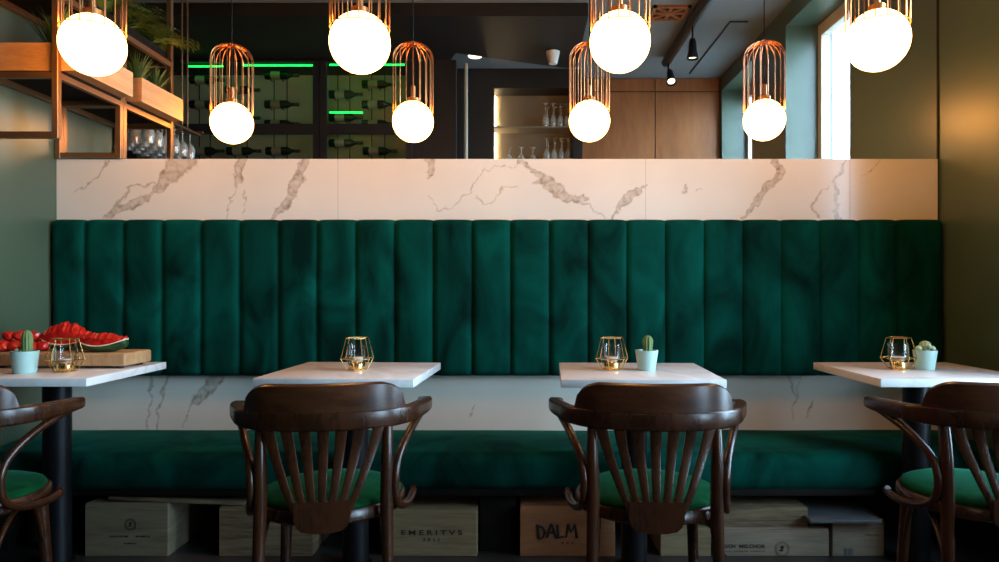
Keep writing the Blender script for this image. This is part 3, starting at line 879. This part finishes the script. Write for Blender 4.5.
def tuft(name, label, loc, n, h, spread, wid, seed, group, droop=.6, leaflets=False):
    rnd = random.Random(seed); b = MB(); V = []; Fc = []
    for k in range(n):
        a = rnd.uniform(0, 2 * math.pi); L = h * rnd.uniform(.6, 1.1); out = spread * rnd.uniform(.3, 1)
        ca, sa = math.cos(a), math.sin(a); N = 7; prev = None
        pts = []
        for i in range(N + 1):
            f = i / N
            r = out * f ** 1.3; z = L * (f - droop * f * f * .8)
            pts.append(Vector((max(XL + .05 - loc[0], ca * r), max(2.80 - loc[1], min(WALL - .045 - loc[1], sa * r)), z)))
        for i in range(N):
            p, q = pts[i], pts[i + 1]; f = i / N
            w0, w1 = wid * (1 - f) ** .7, wid * (1 - (i + 1) / N) ** .7
            sd = Vector((-sa, ca, 0))
            if leaflets and i > 0:
                for s in (-1, 1):
                    for e in (0, .5):
                        c = p.lerp(q, e); ll = h * .20 * (1 - f) ** .6 + .012
                        tip = c + (sd * s * ll + (q - p).normalized() * ll * .55) + Vector((0, 0, -.008)); mid = c.lerp(tip, .5) + (q - p).normalized() * ll * .16
                        mid2 = c.lerp(tip, .5) - (q - p).normalized() * ll * .16 + Vector((0, 0, .003))
                        i0 = len(V); V += [c, mid, tip, mid2]; Fc.append((i0, i0 + 1, i0 + 2, i0 + 3))
                w0 = w1 = .0015
            i0 = len(V); V += [p - sd * w0, p + sd * w0, q + sd * w1, q - sd * w1]; Fc.append((i0, i0 + 1, i0 + 2, i0 + 3))
    b.poly(V, Fc)
    o = b.build(name, 'fern_green', None, loc)
    return tag(o, label, 'plant', group)
zs = 1.9765 + .097
for i, (x, y) in enumerate([(-1.97, 2.95), (-2.05, 3.04), (-1.96, 3.13), (-2.06, 3.22)]):
    tuft('grassy_plant', 'spiky green plant growing in the lower orange planter box', (x, y, zs), 60, .24, .13, .006, 20 + i, 'spiky plants in the lower planter', .35)
zs = 2.3115 + .021
for i, (x, y) in enumerate([(-2.0, 2.97), (-2.04, 3.1), (-2.0, 3.22)]):
    tuft('fern', 'green fern drooping from the upper planter box', (x, y, zs), 48, .36, .28, .004, 40 + i, 'ferns in the upper planter', .95, True)

# ------------------------------------------------------------------ what the mirror shows of the room behind the camera
# wine cabinet (virtual depth 6.2)
DW = 6.2; yw0 = RY(DW)
def XW(px, d=DW): return X(px, d)
cab = thing('wine_cabinet', 'dark glazed wine cabinet with green lights, reflected at the left of the mirror', 'wine cabinet', (0, yw0, 0))
xa, xb = -3.70, XW(415); zA, zB = .05, 3.085
dep = .42
b = MB(); b.box(xa, xa + .04, -dep, 0, 0, zB + .013).box(xb - .02, xb + .02, -dep, 0, 0, zB + .013).box(xa + .04, xb - .02, -dep, 0, zB, zB + .013).box(xa + .04, xb - .02, -dep, 0, 0, zA + .05)
b.build('carcass', 'black_matte', cab, flat=True)
MB().box(xa + .04, xb - .02, -dep, -dep + .02, zA + .05, zB).build('back_panel', 'cabinet_back', cab, flat=True)
xm = XW(320.5)
for x0, x1 in ((xa + .04, xm - .004), (xm + .004, xb - .02)):
    dr = MB(); wf = .055
    dr.box(x0, x0 + wf, .0, .03, zA + .05, zB).box(x1 - wf, x1, .0, .03, zA + .05, zB)
    dr.box(x0 + wf, x1 - wf, 0, .03, zB - .012, zB).box(x0 + wf, x1 - wf, 0, .03, Z(134.5, DW), Z(124.5, DW)).box(x0 + wf, x1 - wf, 0, .03, zA + .05, Z(160.5, DW))
    dd = dr.build('door', 'black_matte', cab, flat=True)
    MB().box(x0 + wf - .005, x1 - wf + .005, .012, .016, zA + .06, zB - .02).build('glass_pane', 'cabinet_glass', dd, flat=True)
for p0, p1, py in ((186, 222, 64.5), (241, 312, 63.5), (329, 404, 63), (329, 362, 110.8)):
    dl = DW + .03
    MB().box(X(p0, dl), X(p1, dl), -.06, -.045, Z(py + 1.7, dl), Z(py + .4, dl)).build('led_strip', 'green_led', cab, flat=True)
def make_bottle():
    t = thing('wine_bottle', 'x', 'bottle')
    # axis along X, base at x=0
    Mx = Matrix.Rotation(math.pi / 2, 4, 'Y')
    MB().lathe([(0, .004), (.020, .0), (.036, .004), (.0375, .012), (.0375, .185), (.034, .205), (.022, .225), (.0155, .24), (.0148, .262)], 20, Mx).build('bottle_body', 'bottle_glass', t)
    MB().lathe([(.0152, .262), (.0156, .264), (.0165, .298), (.0165, .31), (0, .311)], 16, Mx).build('foil', 'bottle_foil', t)
    MB().lathe([(.0379, .06), (.0379, .145)], 20, Mx, cap=False).build('label', 'bottle_label', t)
    return t
bot = make_bottle(); first = True
BOT = [(265, 75.5), (265, 104.5), (265, 124), (266, 151), (190, 80), (190, 104.5), (329, 94.5), (329, 117.5), (329, 143), (362, 84.5), (362, 104.5), (363, 151), (226, 90), (226, 118), (227, 151), (190, 151), (362, 124)]
labs = {}
pegs = MB()
for i, (px, py) in enumerate(BOT):
    o = bot if first else copy_tree(bot); first = False
    dl = DW + .17; zc = Z(py, dl)
    o.location = (X(px, dl), -.17 + yw0, zc)
    pegs.box(X(px, dl) + .05, X(px, dl) + .056, -.215, -.125, zc - .045, zc - .0385).box(X(px, dl) + .155, X(px, dl) + .161, -.215, -.125, zc - .045, zc - .0385)
    door = 'left' if px < 318 else 'right'
    tag(o, 'dark wine bottle lying on its side behind the %s door of the wine cabinet' % door, 'bottle', 'wine bottles behind the %s cabinet door' % door)
for px in (198, 209, 234, 246, 273, 286, 337, 349, 371, 384):
    pegs.box(X(px, DW + .2), X(px, DW + .2) + .007, -.222, -.215, .12, zB)
pegs.build('bottle_rack', 'black_metal', cab, flat=True)
# grey lower wall between cabinet and bar
b = MB().box(xb + .022, XW(456), -.1, .0, 0, 3.1).build('wall_pier', 'dark_paint', None, (0, yw0, 0), flat=True); struct(b)
o = MB().lathe([(.017, 0), (.017, 3.1)], 20).build('white_pole', 'pole_paint', None, (X(466, 6.3), RY(6.3), 0)); tag(o, 'thin white pole reflected in the mirror left of the glass shelves', 'pole')
# bar niche (virtual depth 6.76)
DN = 6.76; yn = RY(DN)
nx0, nx1 = X(493.5, DN), X(573, DN); nz1 = Z(88, DN)
b = MB()
b.box(-1.6, nx0, -.28, 0, 0, CEIL).box(nx1, X(578, 7.06) + .02, -.28, 0, 0, CEIL).box(nx0, nx1, -.28, 0, nz1, CEIL).box(nx0, nx1, -.28, 0, 0, 1.4)
b.box(nx0, nx1, -.30, -.28, 1.4, nz1)
struct(b.build('wall_bar_niche', 'dark_paint', None, (0, yn, 0), flat=True))
ns = thing('glass_shelving', 'lit shelving with stemware reflected in the mirror', 'shelving', (0, yn, 0))
MB().box(nx0 + .001, nx1 - .001, -.279, -.27, 1.4, nz1 - .001).build('back_panel', 'niche_back', ns, flat=True)
zs1 = Z(126, DN); zs2 = Z(161.2, DN)
for z in (zs1, zs2): MB().box(nx0 + .002, nx1 - .002, -.268, -.002, z - .012, z).build('shelf_board', 'niche_back', ns, flat=True)
MB().box(nx0 + .002, nx0 + .010, -.266, -.25, 1.5, nz1 - .01).build('led_strip', 'warm_led', ns, flat=True)
def make_glass(h=.235, r=.032):
    b = MB()
    b.lathe([(0, 0), (r * .97, 0), (r, .002), (.006, .006), (.0038, .012), (.0036, h * .42), (.012, h * .46), (r * .8, h * .56), (r, h * .68), (r * .94, h * .85), (r * .8, h),
             (r * .8 - .0012, h), (r * .94 - .0012, h * .85), (r - .0012, h * .68), (r * .8 - .0012, h * .56), (.008, h * .475), (0, h * .465)], 24)
    return b
g0 = make_glass().build('wine_glass', 'painted_glint_glass'); g1 = make_glass(.15, .031).build('wine_glass', 'painted_glint_glass')
used = set()
def put_glass(src, loc, flip, label, group):
    o = src if src.name not in used else src.copy()
    if src.name in used: COL.objects.link(o)
    used.add(src.name)
    o.location = loc
    if flip: o.rotation_euler = (math.pi, 0, 0)
    tag(o, label, 'glass', group)
for px in (546, 553.5, 560.5, 567.5):
    for k, dy in enumerate((-.08, -.20)):
        put_glass(g0, (X(px + k * 2, DN), yn + dy, zs1 + .2355), True, 'upturned wine glass on the upper lit bar shelf', 'wine glasses on the upper bar shelf')
        put_glass(g0, (X(px + 1 + k * 2, DN), yn + dy, zs2 + .2355), True, 'tall upturned wine glass on the lower lit bar shelf', 'tall wine glasses on the lower bar shelf')
for px in (509, 521.5, 533):
    put_glass(g1, (X(px, DN), yn - .1, zs2 + .1505), True, 'short upturned glass at the left of the lower bar shelf', 'short glasses on the lower bar shelf')
# wood panelling (virtual depth 7.06)
DP = 7.06; yp = RY(DP)
pw = thing('wood_panelling', 'warm brown wooden panels on the rear wall, reflected behind the lamps', 'wall panel', (0, yp, 0))
px_ = [X(579, DP), X(655, DP), XR - .002]
for x0, x1 in zip(px_, px_[1:]):
    MB().box(x0 + .004, x1 - .004, -.03, 0, .0, Z(92, DP), .003, 1).build('panel', 'panel_wood', pw, flat=True)
    MB().box(x0 + .004, x1 - .004, -.03, -.004, Z(91, DP), CEIL - .004, .003, 1).build('header_panel', 'panel_wood', pw, flat=True)
MB().box(px_[0], px_[-1], -.14, -.03, 0, CEIL - .004).build('backing', 'black_matte', pw, flat=True)
# ceiling track and spotlights
pA, pB = Vector((1.30, 2.6, 3.15)), Vector((1.295, RY(6.43), 3.15))
tk = thing('lighting_track', 'black ceiling track carrying two spotlights, seen in the mirror', 'lighting track', (0, 0, 0))
MB().tube([pA, pB], .042, 20).build('rail', 'black_metal', tk)
MB().tube([pA + Vector((0, 0, .0)), pA + Vector((0, 0, .0495))], .008, 8).tube([pB + Vector((0, .1, 0)), pB + Vector((0, .1, .0495))], .008, 8).build('bracket', 'black_metal', tk)
def spot(label, p, tilt):
    t = thing('spotlight', label, 'spotlight', p, 0)
    MB().tube([(0, 0, 0), (0, 0, -.11)], .007, 8).build('stem', 'black_metal', t)
    hd = MB().lathe([(.0, -.10), (.020, -.10), (.028, -.125), (.034, -.20), (.047, -.255), (.044, -.256), (.03, -.24)], 24, cap=False).build('lamp_head', 'black_metal', t); hd.rotation_euler = (tilt, 0, 0)
    MB().lathe([(0, -.238), (.032, -.242), (0, -.2421)], 20).build('lamp_lens', 'spot_glow', hd)
    return t
def on_track(d):
    f = (RY(d) - pA.y) / (pB.y - pA.y); return pA.lerp(pB, f) - Vector((0, 0, .041))
spot('black ceiling spotlight nearer the window in the mirror', on_track(5.42), 0)
spot('black ceiling spotlight at the far end of the track', on_track(6.33), .6)
# small white spot on the dark soffit
t = thing('soffit_speaker', 'small white speaker under the dark soffit, reflected in the mirror', 'speaker', (X(553, 5.95), RY(5.95), 3.1))
MB().lathe([(0, -.115), (.036, -.115), (.058, -.02), (.058, -.012), (0, -.012)], 28).build('body', 'white_plastic', t)
MB().lathe([(0, -.012), (.02, -.012), (.02, 0), (0, 0)], 20).build('mount', 'white_plastic', t)
o = MB().lathe([(0, -.006), (.06, -.006), (.064, 0), (0, 0)], 28).build('recessed_light', 'spot_glow', None, (X(475, 6.4) , RY(6.40), CEIL)); tag(o, 'round recessed ceiling light over the bar in the mirror', 'recessed light')
# square ceiling vent
vt = thing('ceiling_vent', 'brown square ceiling vent seen in the mirror', 'vent', (1.105, RY(5.38), CEIL))
b = MB(); s = .14
for k in range(4):
    M_ = Matrix.Rotation(math.pi / 2 * k, 4, 'Z')
    b.box(-s, s, s - .025, s, -.018, 0, 0, 1, M_)
b.build('frame', 'panel_wood', vt, flat=True)
b = MB()
for k in range(8):
    M_ = Matrix.Rotation(math.pi / 4 * k, 4, 'Z'); b.box(.03, .135 if k % 2 == 0 else .17, -.012, .012, -.014, -.002, 0, 1, M_)
b.lathe([(0, -.02), (.035, -.02), (.035, 0), (0, 0)], 20)
b.build('vane', 'panel_wood', vt, flat=True)
MB().box(-s + .02, s - .02, -s + .02, s - .02, -.002, 0).build('backing', 'black_matte', vt, flat=True)
o = MB().tube([(X(748, 5.56), RY(5.56), CEIL - .006), (X(730, 5.56), RY(5.56), CEIL - .006), (X(722, 5.8), RY(5.8), CEIL - .006), (X(690, 6.9), RY(6.9), CEIL - .006)], .006, 8).build('cable_conduit', 'black_matte'); tag(o, 'thin dark cable running across the grey ceiling in the mirror', 'cable')
# hanging glass rack over the bar at the left
gr = thing('glass_rack', 'hanging rack of stemware over the bar, reflected behind the plant shelf', 'rack', (-2.64, RY(4.95), 2.24))
b = MB()
for k in range(5): b.box(-.20 + .09 * k, -.175 + .09 * k, -.36, .36, -.01, .004)
for y in (-.33, .33): b.box(-.21, .21, y - .012, y + .012, .004, .02)
b.build('slats', 'bronze_frame', gr, flat=True)
for x in (-.2, .2):
    for y in (-.03, -.11): MB().tube([(x, y, .003), (x, y, CEIL - 2.24)], .006, 8).build('rod', 'bronze_frame', gr)
gh = make_glass(.2, .036).build('wine_glass', 'painted_glint_glass')
for k in range(4):
    for j in range(6):
        put_glass(gh, (-2.64 - .1425 + .09 * k, RY(4.95) - .3 + .115 * j, 2.24 + .0063), True, 'wine glass hanging upside down in the rack over the bar', 'wine glasses hanging in the rack')

# ------------------------------------------------------------------ light
w = bpy.data.worlds.new('World'); S.world = w; w.use_nodes = True
nn = w.node_tree.nodes; ll = w.node_tree.links
bg = nn['Background']
tc = nn.new('ShaderNodeTexCoord'); sx = nn.new('ShaderNodeSeparateXYZ'); ll.new(tc.outputs['Generated'], sx.inputs[0])
rp = nn.new('ShaderNodeValToRGB'); e = rp.color_ramp.elements
e[0].position = .40; e[0].color = (.09, .14, .18, 1); e[1].position = .47; e[1].color = (.50, .76, 1.0, 1)
for pos, c in ((.62, (.50, .76, 1.0, 1)), (.80, (.19, .34, .5, 1))):
    q = e.new(pos); q.color = c
ma = nn.new('ShaderNodeMath'); ma.operation = 'MULTIPLY_ADD'; ma.inputs[1].default_value = .5; ma.inputs[2].default_value = .5
ll.new(sx.outputs['Z'], ma.inputs[0]); ll.new(ma.outputs[0], rp.inputs['Fac']); ll.new(rp.outputs['Color'], bg.inputs['Color'])
bg.inputs['Strength'].default_value = 27.0

# ------------------------------------------------------------------ camera
cam = bpy.data.cameras.new('camera'); co = bpy.data.objects.new('camera', cam); COL.objects.link(co)
co.location = (0, 0, H); co.rotation_euler = (math.radians(90), 0, 0)
cam.sensor_fit = 'HORIZONTAL'; cam.sensor_width = 36; cam.lens = F / 999 * 36
cam.shift_x = (499.5 - VX) / 999; cam.shift_y = (VY - 281) / 999
cam.clip_start = .05
S.camera = co
S.view_settings.view_transform = 'Standard'; S.view_settings.look = 'None'
S.view_settings.gamma = 1; S.view_settings.exposure = 0.25; S.view_settings.use_curve_mapping = False
S.cycles.use_denoising = True
S.cycles.max_bounces = 14; S.cycles.transparent_max_bounces = 16; S.cycles.glossy_bounces = 8; S.cycles.transmission_bounces = 10
S.cycles.sample_clamp_indirect = 8.0
S.cycles.blur_glossy = 0.3
